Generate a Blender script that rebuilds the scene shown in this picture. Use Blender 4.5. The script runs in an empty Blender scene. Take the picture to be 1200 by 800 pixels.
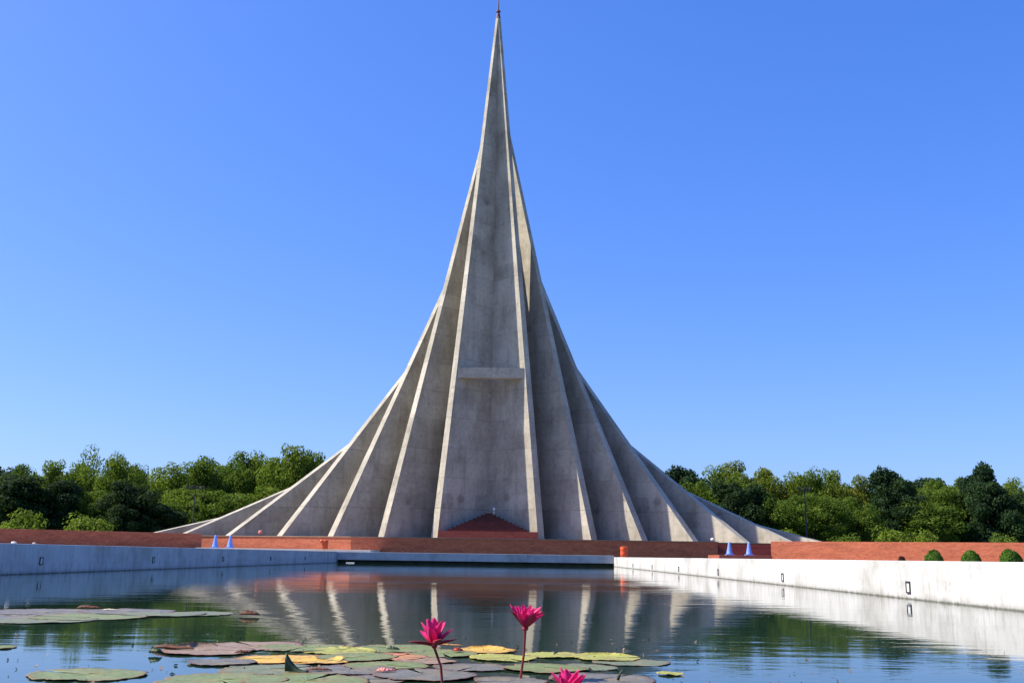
import bpy, bmesh, math, random
import numpy as np
from mathutils import Vector, Matrix, Euler
R = math.radians
C = bpy.data.collections.new('memorial'); 
sc = bpy.context.scene
sc.collection.children.link(C)

# ------------------------------------------------------------------ camera
EYE = 0.56
cam_d = bpy.data.cameras.new('camera'); cam_d.lens = 36; cam_d.sensor_width = 36
cam_d.clip_start = 0.05; cam_d.clip_end = 6000
cam = bpy.data.objects.new('camera', cam_d); C.objects.link(cam)
cam.matrix_world = (Matrix.Translation((0, 0, EYE)) @ Matrix.Rotation(0.003, 4, 'Z')
                    @ Matrix.Rotation(math.pi/2 + math.atan(251/1200), 4, 'X') @ Matrix.Rotation(0.0142, 4, 'Z'))
sc.camera = cam

# ------------------------------------------------------------------ light
SUN_EL, SUN_FRONT = 45.0, 0.2            # elevation; degrees the sun stands in front of the facade plane, on the left
w = bpy.data.worlds.new('World'); sc.world = w; w.use_nodes = True
nt = w.node_tree; bg = nt.nodes['Background']
sky = nt.nodes.new('ShaderNodeTexSky'); sky.sky_type = 'NISHITA'; sky.sun_disc = False
sky.sun_elevation = R(SUN_EL); sky.sun_rotation = R(-90 - SUN_FRONT)
sky.air_density = 1.0; sky.dust_density = 1.5; sky.ozone_density = 5.0; sky.altitude = 0
hs = nt.nodes.new('ShaderNodeHueSaturation'); hs.inputs['Saturation'].default_value = 1.3; hs.inputs['Hue'].default_value = 0.514
nt.links.new(sky.outputs[0], hs.inputs['Color']); 
gm = nt.nodes.new('ShaderNodeGamma'); gm.inputs[1].default_value = 0.66
vm = nt.nodes.new('ShaderNodeVectorMath'); vm.operation = 'MULTIPLY'; vm.inputs[1].default_value = (1.78, 2.25, 3.4)
nt.links.new(hs.outputs[0], gm.inputs[0]); nt.links.new(gm.outputs[0], vm.inputs[0]); nt.links.new(vm.outputs[0], bg.inputs[0])
bg.inputs[1].default_value = 0.068
sd = bpy.data.lights.new('sun', 'SUN'); sd.energy = 5.0; sd.angle = R(0.5); sd.color = (1.0, 0.91, 0.77)
sun = bpy.data.objects.new('sun', sd); C.objects.link(sun)
sv = Vector((-math.cos(R(SUN_FRONT))*math.cos(R(SUN_EL)), -math.sin(R(SUN_FRONT))*math.cos(R(SUN_EL)), math.sin(R(SUN_EL))))
sun.rotation_euler = sv.to_track_quat('Z', 'Y').to_euler(); sun.location = (-40, 0, 60)
sc.view_settings.view_transform = 'Standard'; sc.view_settings.look = 'None'
sc.view_settings.exposure = 0.8; sc.view_settings.gamma = 1.0
sc.render.engine = 'CYCLES'; sc.cycles.max_bounces = 6; sc.cycles.diffuse_bounces = 3

# ------------------------------------------------------------------ helpers
def link(o, parent=None):
    C.objects.link(o)
    if parent: o.parent = parent
    return o
def tag(o, label=None, cat=None, group=None, kind=None):
    if label: o['label'] = label
    if cat: o['category'] = cat
    if group: o['group'] = group
    if kind: o['kind'] = kind
    return o
def thing(name, loc, label, cat, group=None, rz=0.0):
    o = bpy.data.objects.new(name, None); o.empty_display_size = 0.3
    o.location = loc; o.rotation_euler = (0, 0, rz)
    link(o); return tag(o, label, cat, group)
def boxuv(me):
    uv = me.uv_layers.new(name='uv')
    for p in me.polygons:
        n = p.normal
        flat = abs(n.z) > 0.7
        if not flat:
            t = Vector((-n.y, n.x, 0)).normalized()
        for li in p.loop_indices:
            v = me.vertices[me.loops[li].vertex_index].co
            uv.data[li].uv = (v.x, v.y) if flat else (v.dot(t), v.z)
def mesh(name, vs, fs, m, parent=None, smooth=False, loc=None, uv=True):
    me = bpy.data.meshes.new(name); me.from_pydata([tuple(v) for v in vs], [], fs); me.validate(); me.update()
    if uv: boxuv(me)
    if m: me.materials.append(m)
    if smooth: me.polygons.foreach_set('use_smooth', [True]*len(me.polygons))
    o = bpy.data.objects.new(name, me); link(o, parent)
    if loc: o.location = loc
    return o
class MB:
    def __init__(s): s.v = []; s.f = []
    def add(s, vs, fs):
        b = len(s.v); s.v += [Vector(v) for v in vs]; s.f += [tuple(b+i for i in f) for f in fs]; return s
    def box(s, x0, y0, z0, x1, y1, z1):
        return s.add([(x0,y0,z0),(x1,y0,z0),(x1,y1,z0),(x0,y1,z0),(x0,y0,z1),(x1,y0,z1),(x1,y1,z1),(x0,y1,z1)],
              [(0,3,2,1),(4,5,6,7),(0,1,5,4),(1,2,6,5),(2,3,7,6),(3,0,4,7)])
    def prism(s, poly, z0, z1):         # poly counter-clockwise
        n = len(poly)
        return s.add([(x,y,z0) for x,y in poly]+[(x,y,z1) for x,y in poly],
              [tuple(reversed(range(n))), tuple(range(n,2*n))]+[(i,(i+1)%n,n+(i+1)%n,n+i) for i in range(n)])
    def lathe(s, prof, n=20, cx=0, cy=0):
        m = len(prof); vs = []
        for r, z in prof:
            for k in range(n): vs.append((cx+r*math.cos(2*math.pi*k/n), cy+r*math.sin(2*math.pi*k/n), z))
        fs = [(j*n+k, j*n+(k+1)%n, (j+1)*n+(k+1)%n, (j+1)*n+k) for j in range(m-1) for k in range(n)]
        fs += [tuple(reversed(range(n))), tuple(range((m-1)*n, m*n))]
        return s.add(vs, fs)
    def tube(s, pts, rad, n=8):
        pts = [Vector(p) for p in pts]; vs = []
        for i, p in enumerate(pts):
            d = (pts[min(i+1,len(pts)-1)] - pts[max(i-1,0)]).normalized()
            a = d.cross(Vector((0.3,1,0.2)) if abs(d.y) < .9 else Vector((1,0,0))).normalized(); b = d.cross(a)
            r = rad[i] if isinstance(rad, (list,tuple)) else rad
            vs += [p + a*r*math.cos(2*math.pi*k/n) + b*r*math.sin(2*math.pi*k/n) for k in range(n)]
        m = len(pts)
        fs = [(j*n+k, j*n+(k+1)%n, (j+1)*n+(k+1)%n, (j+1)*n+k) for j in range(m-1) for k in range(n)]
        fs += [tuple(reversed(range(n))), tuple(range((m-1)*n, m*n))]
        return s.add(vs, fs)
    def build(s, name, m, parent=None, smooth=False, bevel=0, loc=None):
        o = mesh(name, s.v, s.f, m, parent, smooth, loc)
        if bevel:
            b = o.modifiers.new('bevel', 'BEVEL'); b.width = bevel; b.segments = 2; b.limit_method = 'ANGLE'
        return o

# ------------------------------------------------------------------ materials
def mat(name, col=(.5,.5,.5), rough=.7, metal=0, spec=None):
    m = bpy.data.materials.new(name); m.use_nodes = True
    b = m.node_tree.nodes['Principled BSDF']
    b.inputs['Base Color'].default_value = (*col, 1); b.inputs['Roughness'].default_value = rough; b.inputs['Metallic'].default_value = metal
    if spec is not None: b.inputs['Specular IOR Level'].default_value = spec
    return m
class NT:
    def __init__(s, m): s.t = m.node_tree; s.b = s.t.nodes['Principled BSDF']
    def n(s, ty, **kw):
        o = s.t.nodes.new(ty)
        for k, v in kw.items():
            if k in o.inputs: o.inputs[k].default_value = v
            else: setattr(o, k, v)
        return o
    def l(s, a, b): s.t.links.new(a, b)
    def coord(s, kind='Object', scale=(1,1,1)):
        t = s.n('ShaderNodeTexCoord'); mp = s.n('ShaderNodeMapping'); mp.inputs['Scale'].default_value = scale
        s.l(t.outputs[kind], mp.inputs[0]); return mp.outputs[0]
    def noise(s, vec, scale, detail=4, rough=.55):
        o = s.n('ShaderNodeTexNoise'); o.inputs['Scale'].default_value = scale; o.inputs['Detail'].default_value = detail; o.inputs['Roughness'].default_value = rough
        s.l(vec, o.inputs['Vector']); return o.outputs['Fac']
    def ramp(s, fac, stops):
        r = s.n('ShaderNodeValToRGB'); e = r.color_ramp.elements
        while len(e) < len(stops): e.new(.5)
        for el, (p, c) in zip(e, stops):
            el.position = p; el.color = (*c, 1) if len(c) == 3 else c
        s.l(fac, r.inputs[0]); return r.outputs[0]
    def mix(s, fac, a, b, mode='MIX'):
        m = s.n('ShaderNodeMix', data_type='RGBA', blend_type=mode)
        for i, v in ((0, fac), (6, a), (7, b)):
            if hasattr(v, 'is_linked') or hasattr(v, 'links'): s.l(v, m.inputs[i])
            elif i == 0: m.inputs[0].default_value = v
            else: m.inputs[i].default_value = (*v, 1)
        return m.outputs[2]
    def math(s, op, a, b=None):
        m = s.n('ShaderNodeMath', operation=op)
        for i, v in ((0,a),(1,b)):
            if v is None: continue
            if isinstance(v, (int,float)): m.inputs[i].default_value = v
            else: s.l(v, m.inputs[i])
        return m.outputs[0]
    def bump(s, h, strength=.3, dist=.02):
        b = s.n('ShaderNodeBump'); b.inputs['Strength'].default_value = strength; b.inputs['Distance'].default_value = dist
        s.l(h, b.inputs['Height']); s.l(b.outputs[0], s.b.inputs['Normal'])
g3 = lambda v: (v, v, v)

def concrete():
    m = mat('board_marked_concrete', (.42,.38,.33), .88, spec=.2); q = NT(m)
    uv = q.coord('UV'); big = q.noise(uv, .22, 5, .6); mid = q.noise(q.coord('UV', (1.6,.22,1)), 1.0, 6, .65)
    col = q.ramp(big, [(.3, (.31,.285,.225)), (.5, (.425,.395,.32)), (.7, (.51,.475,.39))])
    streak = q.ramp(mid, [(.34, g3(.50)), (.46, g3(.9)), (.62, g3(1.06))])
    col = q.mix(.42, col, streak, 'MULTIPLY')
    fine = q.noise(q.coord('UV', (1,1,1)), 3.2, 6, .7)
    col = q.mix(.5, col, q.ramp(fine, [(.32, g3(.6)), (.5, g3(.97)), (.7, g3(1.12))]), 'MULTIPLY')
    pb = q.n('ShaderNodeTexBrick'); q.l(uv, pb.inputs['Vector'])
    for k_, v_ in (('Scale', 1.0), ('Mortar Size', 0.0), ('Bias', 0.0), ('Brick Width', 2.44), ('Row Height', 1.2)): pb.inputs[k_].default_value = v_
    pb.inputs['Color1'].default_value = (.84,.84,.84,1); pb.inputs['Color2'].default_value = (1.06,1.06,1.06,1)
    col = q.mix(.8, col, pb.outputs[0], 'MULTIPLY')
    blot = q.noise(q.coord('UV', (.5,.3,1)), 1.0, 8, .72)
    col = q.mix(.42, col, q.ramp(blot, [(.38, (.50,.47,.42)), (.5, g3(.95)), (.66, g3(1.1))]), 'MULTIPLY')
    sx = q.n('ShaderNodeSeparateXYZ'); q.l(uv, sx.inputs[0])
    fy = q.math('FRACT', q.math('MULTIPLY', sx.outputs[1], 1/2.4)); ly = q.math('LESS_THAN', fy, .022)
    fx = q.math('FRACT', q.math('MULTIPLY', sx.outputs[0], 1/1.22)); lx = q.math('LESS_THAN', fx, .03)
    brk = q.ramp(q.noise(uv, .6, 2), [(.42, g3(0)), (.6, g3(1))])
    lines = q.math('MAXIMUM', q.math('MULTIPLY', ly, .75), q.math('MULTIPLY', lx, .3))
    col = q.mix(q.math('MULTIPLY', lines, q.math('ADD', q.math('MULTIPLY', brk, .55), .15)), col, (.16,.14,.12))
    vo = q.n('ShaderNodeTexVoronoi', feature='F1'); vo.inputs['Scale'].default_value = .33; q.l(uv, vo.inputs['Vector'])
    dist = q.math('ADD', vo.outputs['Distance'], q.math('MULTIPLY', fine, .12))
    spot = q.ramp(dist, [(.13, g3(.45)), (.2, g3(1))])
    col = q.mix(.6, col, spot, 'MULTIPLY')
    q.l(col, q.b.inputs['Base Color'])
    q.bump(q.math('ADD', q.math('MULTIPLY', fine, .6), q.math('MULTIPLY', lines, -1.5)), .5, .03)
    return m
def brick(name, c1, c2, mortar, scale=1.0):
    m = mat(name, c1, .85, spec=.2); q = NT(m)
    br = q.n('ShaderNodeTexBrick'); q.l(q.coord('UV'), br.inputs['Vector'])
    for k, v in (('Scale', 1.0/scale), ('Mortar Size', .008), ('Mortar Smooth', .1), ('Bias', 0), ('Brick Width', .25), ('Row Height', .078)): br.inputs[k].default_value = v
    br.inputs['Color1'].default_value = (*c1,1); br.inputs['Color2'].default_value = (*c2,1); br.inputs['Mortar'].default_value = (*mortar,1)
    n = q.noise(q.coord('UV', (.5,2.2,1)), 1.3, 6, .7)
    col = q.mix(.7, br.outputs[0], q.ramp(n, [(.3, g3(.62)), (.5, g3(1)), (.7, g3(1.18))]), 'MULTIPLY')
    bn = q.noise(q.coord('UV'), 9, 3, .7)
    col = q.mix(.6, col, q.ramp(bn, [(.35, g3(.7)), (.65, g3(1.15))]), 'MULTIPLY')
    q.l(col, q.b.inputs['Base Color']); q.bump(br.outputs['Fac'], -.4, .01)
    return m
def marble(name, base=(.78,.77,.74), tide=True):
    m = mat(name, base, .55, spec=.3); q = NT(m)
    uv = q.coord('UV')
    n = q.noise(q.coord('UV', (1.2,.5,1)), 1.0, 7, .65)
    col = q.ramp(n, [(.3, tuple(c*.84 for c in base)), (.55, base), (.8, tuple(min(1,c*1.04) for c in base))])
    # thin veins and hair cracks
    wv = q.n('ShaderNodeTexNoise'); wv.inputs['Scale'].default_value = 1.7; wv.inputs['Detail'].default_value = 9; wv.inputs['Roughness'].default_value = .6; wv.inputs['Distortion'].default_value = 1.6
    q.l(uv, wv.inputs['Vector'])
    vein = q.math('ABSOLUTE', q.math('SUBTRACT', wv.outputs['Fac'], .5))
    mask = q.ramp(q.noise(uv, 1.1, 2), [(.44, g3(0)), (.56, g3(1))])
    vv = q.math('MULTIPLY', q.ramp(vein, [(0, g3(1)), (.012, g3(0))]), mask)
    col = q.mix(q.math('MULTIPLY', vv, .75), col, (.30,.29,.26))
    sx = q.n('ShaderNodeSeparateXYZ'); q.l(uv, sx.inputs[0])
    # vertical rain streaks
    st = q.noise(q.coord('UV', (7,.45,1)), 1.0, 5, .7)
    col = q.mix(.5, col, q.ramp(st, [(.3, g3(.6)), (.48, g3(1))]), 'MULTIPLY')
    pt = q.noise(uv, .7, 5, .65); col = q.mix(.8, col, q.ramp(pt, [(.36, (.62,.61,.56)), (.5, g3(.95)), (.68, g3(1.08))]), 'MULTIPLY')
    low = q.math('MULTIPLY', q.ramp(sx.outputs[1], [(0, g3(1)), (.26, g3(.75)), (.275, g3(0))]), q.ramp(q.noise(q.coord('UV', (4,.3,1)), 1.0, 4, .7), [(.5, g3(0)), (.64, g3(.6))])); col = q.mix(low, col, (.30,.28,.23))
    fx = q.math('FRACT', q.math('MULTIPLY', sx.outputs[0], 1/1.5)); jx = q.math('LESS_THAN', fx, .006)
    col = q.mix(q.math('MULTIPLY', jx, .5), col, (.35,.34,.32))
    if tide:
        h = q.math('ADD', sx.outputs[1], q.math('MULTIPLY', q.math('SUBTRACT', q.noise(q.coord('UV', (3,.8,1)), 2, 5, .7), .5), .1))
        t = q.ramp(h, [(.0, g3(1)), (.012, g3(.85)), (.028, g3(.35)), (.07, g3(.12)), (.12, g3(0))])
        col = q.mix(t, col, (.12,.12,.09))
    q.l(col, q.b.inputs['Base Color']); q.bump(q.noise(uv, 12, 5), .15, .01)
    return m
def noisy(name, c1, c2, scale=3, rough=.8, bumpd=.01, detail=5, kind='Object', spec=.3):
    m = mat(name, c1, rough, spec=spec); q = NT(m); v = q.coord(kind)
    n = q.noise(v, scale, detail, .6)
    q.l(q.ramp(n, [(.32, c1), (.68, c2)]), q.b.inputs['Base Color'])
    if bumpd: q.bump(q.noise(v, scale*4, 4), .35, bumpd)
    return m
def leafmat(name, c1, c2, c3, transl=.25, scale=.55):
    m = mat(name, c1, .75, spec=.1); q = NT(m)
    v = q.coord('Object'); oi = q.n('ShaderNodeObjectInfo')
    add = q.n('ShaderNodeVectorMath', operation='ADD'); q.l(v, add.inputs[0])
    sc_ = q.n('ShaderNodeVectorMath', operation='SCALE'); q.l(oi.outputs['Location'], sc_.inputs[0]); sc_.inputs[3].default_value = .37
    q.l(sc_.outputs[0], add.inputs[1])
    n = q.noise(add.outputs[0], scale, 3, .6); f = q.noise(add.outputs[0], scale*9, 2, .7)
    col = q.ramp(n, [(.34, c1), (.52, c2), (.7, c3)])
    col = q.mix(.8, col, q.ramp(f, [(.3, g3(.55)), (.7, g3(1.35))]), 'MULTIPLY')
    q.l(col, q.b.inputs['Base Color'])
    if transl:
        tr = q.n('ShaderNodeBsdfTranslucent'); q.l(q.mix(.5, col, (.16,.26,.02)), tr.inputs[0])
        ms = q.n('ShaderNodeMixShader'); ms.inputs[0].default_value = transl
        out = q.t.nodes['Material Output']
        q.l(q.b.outputs[0], ms.inputs[1]); q.l(tr.outputs[0], ms.inputs[2]); q.l(ms.outputs[0], out.inputs[0])
    return m

M = {}
M['concrete'] = concrete()
M['brick'] = brick('red_brick', (.41,.105,.052), (.52,.155,.075), (.34,.12,.075))
M['brick_dark'] = brick('shaded_red_brick', (.29,.075,.05), (.35,.095,.06), (.22,.09,.06))  # darker copy of the red brick, with shade put into its colour
M['marble'] = marble('stained_white_wall', (.60,.59,.56))
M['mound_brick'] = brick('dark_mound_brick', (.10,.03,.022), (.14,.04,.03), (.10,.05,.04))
M['terrace_top'] = noisy('worn_terrace_paving', (.24,.15,.10), (.32,.21,.14), .8)
M['paving'] = noisy('pale_paving', (.30,.28,.25), (.38,.36,.32), 1.2)
M['grass'] = noisy('lawn', (.045,.075,.02), (.08,.115,.035), .8, .9, .03)
M['kerb'] = noisy('pale_kerb', (.5,.46,.4), (.6,.56,.5), 2)
M['iron'] = noisy('dark_iron', (.03,.028,.028), (.055,.05,.05), 5, .5)
M['rust'] = noisy('dark_red_metal', (.09,.03,.03), (.14,.05,.045), 6, .55)
M['white'] = noisy('white_enamel', (.7,.7,.68), (.8,.8,.78), 6, .4)
M['lens'] = noisy('frosted_lens', (.62,.64,.66), (.74,.75,.76), 9, .25)
M['orange'] = noisy('orange_plastic', (.48,.06,.015), (.58,.09,.025), 4, .45)
M['orange_dark'] = noisy('dark_bin_mouth', (.05,.01,.008), (.08,.015,.01), 4, .6)
M['blue'] = noisy('blue_plastic', (.13,.24,.62), (.17,.30,.72), 5, .45)
M['bark'] = noisy('tree_bark', (.07,.05,.035), (.13,.1,.07), 3, .9, .03)

# ------------------------------------------------------------------ water
wm = mat('pond_water', (.014,.036,.022), .02, spec=.5); q = NT(wm)
q.b.inputs['IOR'].default_value = 1.33
v0 = q.coord('Object')
n1 = q.noise(q.coord('Object', (1.6,3.4,1)), 1.3, 3, .5)
n2 = q.noise(q.coord('Object', (2.4,5.0,1)), 5.0, 3, .55)
patch = q.ramp(q.noise(q.coord('Object', (.10,.22,1)), 1.0, 2, .5), [(.38, g3(.25)), (.62, g3(1))])
n0 = q.noise(q.coord('Object', (.55,1.3,1)), 1.0, 3, .5)
hh = q.math('ADD', q.math('ADD', q.math('MULTIPLY', n1, .9), q.math('MULTIPLY', n2, .16)), q.math('MULTIPLY', n0, 2.2))
hh = q.math('MULTIPLY', hh, patch)
q.bump(hh, 1.0, .0021)

# ------------------------------------------------------------------ the setting
XL0, XL1, XR0, XR1, YN, YF = -11.35, -10.72, 6.02, 6.24, -8.0, 64.0
def pl(y): return XL0 + (XL1-XL0)*(y-YN)/(YF-YN)
def pr(y): return XR0 + (XR1-XR0)*(y-YN)/(YF-YN)
tag(mesh('water', [(XL0-.1,YN-.1,0),(XR0+.1,YN-.1,0),(XR1+.1,YF+.6,0),(XL1-.1,YF+.6,0)], [(0,1,2,3)], wm), kind='structure')
def ring(name, x0, y0, x1, y1, z, m, hole, t=.3):
    hx = hole
    vs = [(x0,y0,z),(x1,y0,z),(x1,y1,z),(x0,y1,z)] + [(x,y,z) for x,y in hx]
    fs = [(0,1,5,4),(1,2,6,5),(2,3,7,6),(3,0,4,7)]
    return tag(mesh(name, vs, fs, m), kind='structure')
hole = [(XL0-.38,YN-.38),(XR0+.38,YN-.38),(XR1+.38,YF+.75),(XL1-.38,YF+.75)]
ring('plaza', -60, -30, 60, 67, .535, M['paving'], hole)
ring('ground', -2500, -2500, 2500, 4000, .50, M['grass'], [(-14,-10),(9,-10),(9,66),(-14,66)])
# pool edge walls
def wall_line(name, p0, p1, t, z0, z1, m, label, cat, group=None, bevel=.01):
    d = Vector((p1[0]-p0[0], p1[1]-p0[1])).normalized(); n = Vector((d.y, -d.x))*t     # thickness to the right of travel
    poly = [p0, (p0[0]+n.x,p0[1]+n.y), (p1[0]+n.x,p1[1]+n.y), p1]
    a = sum(poly[i][0]*poly[(i+1)%4][1]-poly[(i+1)%4][0]*poly[i][1] for i in range(4))
    if a < 0: poly = poly[::-1]
    return tag(MB().prism(poly, z0, z1).build(name, m, bevel=bevel), label, cat, group)
wall_line('pool_wall', (XL0,YN), (XL1,YF+.76), -.4, -.6, .675, M['marble'], 'long shaded blue-grey wall along the left side of the pool', 'pool wall')
wall_line('pool_wall', (XR0,YN), (XR1,YF+.76), .4, -.6, .572, M['marble'], 'long sunlit white wall along the right side of the pool', 'pool wall')
tag(MB().box(XL0-.4,YN-.42,-.6,XR0+.4,YN-.02,.6).build('pool_wall', M['marble'], bevel=.01), 'low white wall closing the near end of the pool', 'pool wall')
fw = thing('pool_wall', (0, YF+.03, 0), 'low shaded slab wall across the far end of the pool with a dark slot under it', 'pool wall')
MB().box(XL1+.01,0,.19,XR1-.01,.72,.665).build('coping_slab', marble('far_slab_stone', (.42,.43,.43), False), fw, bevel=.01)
MB().box(XL1+.01,.42,-.6,XR1-.01,.7,.188).build('recessed_wall', noisy('recess_shade_concrete', (.03,.04,.03), (.06,.07,.05), 2), fw)  # shade of the slot painted in as a near-black concrete colour

# wall lights set in the pool walls
def wall_light(x, y, z, side, label, grp, sc_=1.0):
    t = thing('wall_light', (x, y, z), label, 'wall light', grp)
    hw, hh_, b = .08*sc_, .09*sc_, .018*sc_
    mb = MB(); s = side
    xa, xb = sorted((0, s*.022))
    mb.box(xa,-hw,-hh_,xb,hw,-hh_+b*1.3); mb.box(xa,-hw,hh_-b*1.3,xb,hw,hh_); mb.box(xa,-hw,-hh_+b*1.3,xb,-hw+b,hh_-b*1.3); mb.box(xa,hw-b,-hh_+b*1.3,xb,hw,hh_-b*1.3)
    mb.build('frame', M['iron'], t)
    xa, xb = sorted((s*.002, s*.01))
    MB().box(xa,-hw+b,-hh_+b*1.3,xb,hw-b,hh_-b*1.3).build('lens', M['lens'], t)
ry = [16.15, 23.7, 31.2, 38.7, 46.2, 53.7]
rl = ['square framed light in the sunlit white wall, nearest and largest on that wall',
      'framed light in the white wall, second from the right edge of the picture',
      'small framed light in the white wall, third from the right edge of the picture',
      'small light in the white wall, fourth from the right, below the blue cones',
      'tiny light in the white wall, second from the far corner of the pool',
      'tiny light in the white wall, closest to the far corner of the pool']
for y, l in zip(ry, rl): wall_light(pr(y), y, .175, -1, l, 'lights set in the right pool wall')
ly_ = [24.6, 32.1, 39.6, 47.1, 54.6]
ll = ['square framed light in the shaded blue wall, nearest and largest on that wall',
      'framed light in the shaded left wall, second from the left edge of the picture',
      'small framed light in the shaded left wall, below the blue cones',
      'small light in the shaded left wall, second from the far corner of the pool',
      'tiny light in the shaded left wall, closest to the far corner of the pool']
for y, l in zip(ly_, ll): wall_light(pl(y), y, .29, 1, l, 'lights set in the left pool wall')

# ------------------------------------------------------------------ brick terrace
TZ = 1.70
X0 = -1.9
ter = thing('brick_terrace', (0, 70, .5), 'dark red brick terrace that carries the concrete memorial', 'terrace')
poly = [(-10.9,.45),(13.9,.65),(13.9,4.5),(27.5,4.5),(27.5,22),(8,40),(-12,40),(-31,22),(-31,8.6),(-22.1,5.0)]
MB().prism(poly, 0, TZ-.5-.06).build('retaining_wall', M['brick'], ter)
cap = [(-10.93,.40),(13.95,.60),(13.95,4.45),(27.55,4.45),(27.55,22.03),(8.03,40.05),(-12.03,40.05),(-31.05,22.03),(-31.05,8.57),(-22.12,4.95)]
MB().prism(cap, TZ-.5-.058, TZ-.5).build('brick_coping', M['terrace_top'], ter)
mb = MB()
for i in range(7): mb.box(13.96, .35+.38*i-.0, 0, 18.4, .35+.38*(i+1)+.001*i, (TZ-.5)*(i+1)/8+.15*(1-i/7))
mb.build('stair_flight', M['brick_dark'], ter)
wall_line('brick_wall', (16.35,66.0), (60,41.0), -.45, .5, 1.69, M['brick'], 'long sunlit orange brick wall on the right, behind the round bushes', 'brick wall')
wall_line('brick_wall', (-20.3,68.2), (-60,34.3), .45, .5, 1.70, M['brick'], 'long shaded dark brick wall at the left edge of the picture', 'brick wall')
tag(MB().box(12.9,65.2,.53,16.2,68.9,.80).build('low_step', M['brick_dark'], bevel=.01), 'low dark brick step under the two blue cones on the right', 'step')
tag(MB().prism([(-20.2,66.6),(-8.9,65.6),(-8.9,70.4),(-10.9,70.5),(-21.4,74.2)], .53, .80).build('low_step', M['kerb'], bevel=.01), 'low pale ledge in front of the sunlit brick face on the left', 'step')

# stepped brick mound at the foot of the tower
MT = thing('brick_stair', (X0, 79, TZ), 'reddish brick platform with a stepped pyramid at the foot of the tower', 'stairs')
MB().box(-3.72,.0,0,3.85,3.1,.66).build('platform', M['brick_dark'], MT)
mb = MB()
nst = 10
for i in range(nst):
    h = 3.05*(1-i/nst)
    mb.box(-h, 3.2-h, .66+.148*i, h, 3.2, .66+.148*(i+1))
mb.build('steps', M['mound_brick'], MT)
sp = thing('spotlight', (X0+.42, 81.95, TZ+2.142), 'tiny white lamp on the tip of the stepped brick pyramid', 'lamp')
MB().lathe([(.05,0),(.05,.08),(.025,.09),(.025,.2)], 10).build('stand', M['white'], sp)
MB().lathe([(.07,.2),(.09,.24),(.09,.38),(.06,.42)], 12).build('lamp_head', M['white'], sp, True)

# ------------------------------------------------------------------ the memorial tower
tower = thing('memorial_tower', (X0, 84.0, TZ), 'tall spire of seven nested pairs of triangular grey concrete walls', 'monument')
TB, TT = .51*math.sqrt(2), .22*math.sqrt(2)
pairs = [(84.0,4.40,47.9),(87.8,8.48,43.0),(91.6,12.38,35.6),(95.4,16.3,29.0),(99.2,20.25,21.9),(103.0,23.95,16.0),(106.8,27.05,10.7)]
rnd = random.Random(3)
def tri_wall(B, w, H, side, k):
    # vertical triangular wall: 45 degrees in plan from the fold at the back to the tip in front; leans only along its own line
    y0 = B - 84.0; h = H - TZ
    tb = .51; wi = w - tb
    n = 22
    mb = MB()
    vs = []
    for i in range(n+1):
        f = i/n; z = h*f
        t = tb + (.2-tb)*f
        xi = wi*(1-f)
        tip_i = (side*xi, y0 - xi, z); tip_o = (side*(xi+t), y0 - xi + t, z)
        fold_i = (0, y0, z); fold_o = (0, y0 + 2*t, z)
        vs += [tip_i, tip_o, fold_i, fold_o]
    fs = []
    for i in range(n):
        a = 4*i; b = a+4
        inner = (a+0, a+2, b+2, b+0); end = (a+1, a+0, b+0, b+1); outer = (a+3, a+1, b+1, b+3)
        for f_ in (inner, end, outer): fs.append(f_ if side > 0 else tuple(reversed(f_)))
    a = 4*n
    top = (a+0, a+2, a+3, a+1); bot = (0, 1, 3, 2)
    fs.append(top if side < 0 else tuple(reversed(top))); fs.append(bot if side < 0 else tuple(reversed(bot)))
    o = mesh('triangular_wall', vs, fs, M['concrete'], tower)
    me = o.data; uvl = me.uv_layers[0]
    off = (rnd.uniform(0,60), rnd.choice([0,2.4,4.8]))
    for d in uvl.data: d.uv = (d.uv[0]+off[0], d.uv[1])
    return o
for k, (B, w_, H_) in enumerate(pairs):
    for s in (-1, 1): tri_wall(B, w_, H_, s, k)
# horizontal slab bridging the front pair
zl, f0 = 14.55, (14.55-TZ)/(47.8-TZ)
hw = 3.89*(1-f0) - .04
def slab(z, th):
    h0 = (4.4-.51)*(1-(z-TZ)/(47.8-TZ)) - .03; h1 = (4.4-.51)*(1-(z+th-TZ)/(47.8-TZ)) - .03
    hb = h1 - .05
    a, b = hb, hb - .62
    bl = [(-a,-a-.06), (a,-a-.06), (b,-b-.06), (-b,-b-.06)]
    vs = [(x,y,z-TZ) for x,y in bl] + [(x,y,z-TZ+th) for x,y in bl]
    return mesh('lintel_slab', vs, [(3,2,1,0),(4,5,6,7),(0,1,5,4),(1,2,6,5),(2,3,7,6),(3,0,4,7)], M['concrete'], tower)
slab(zl, .84)
mb = MB().lathe([(.20,0),(.17,.35),(.10,.55),(.20,.62),(.20,.72),(.07,.80),(.045,1.6),(.012,2.3)], 12, 0, .2)
fo = mb.build('finial', M['rust'], tower); fo.location = (0, 0, 47.8-TZ-.02)

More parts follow.
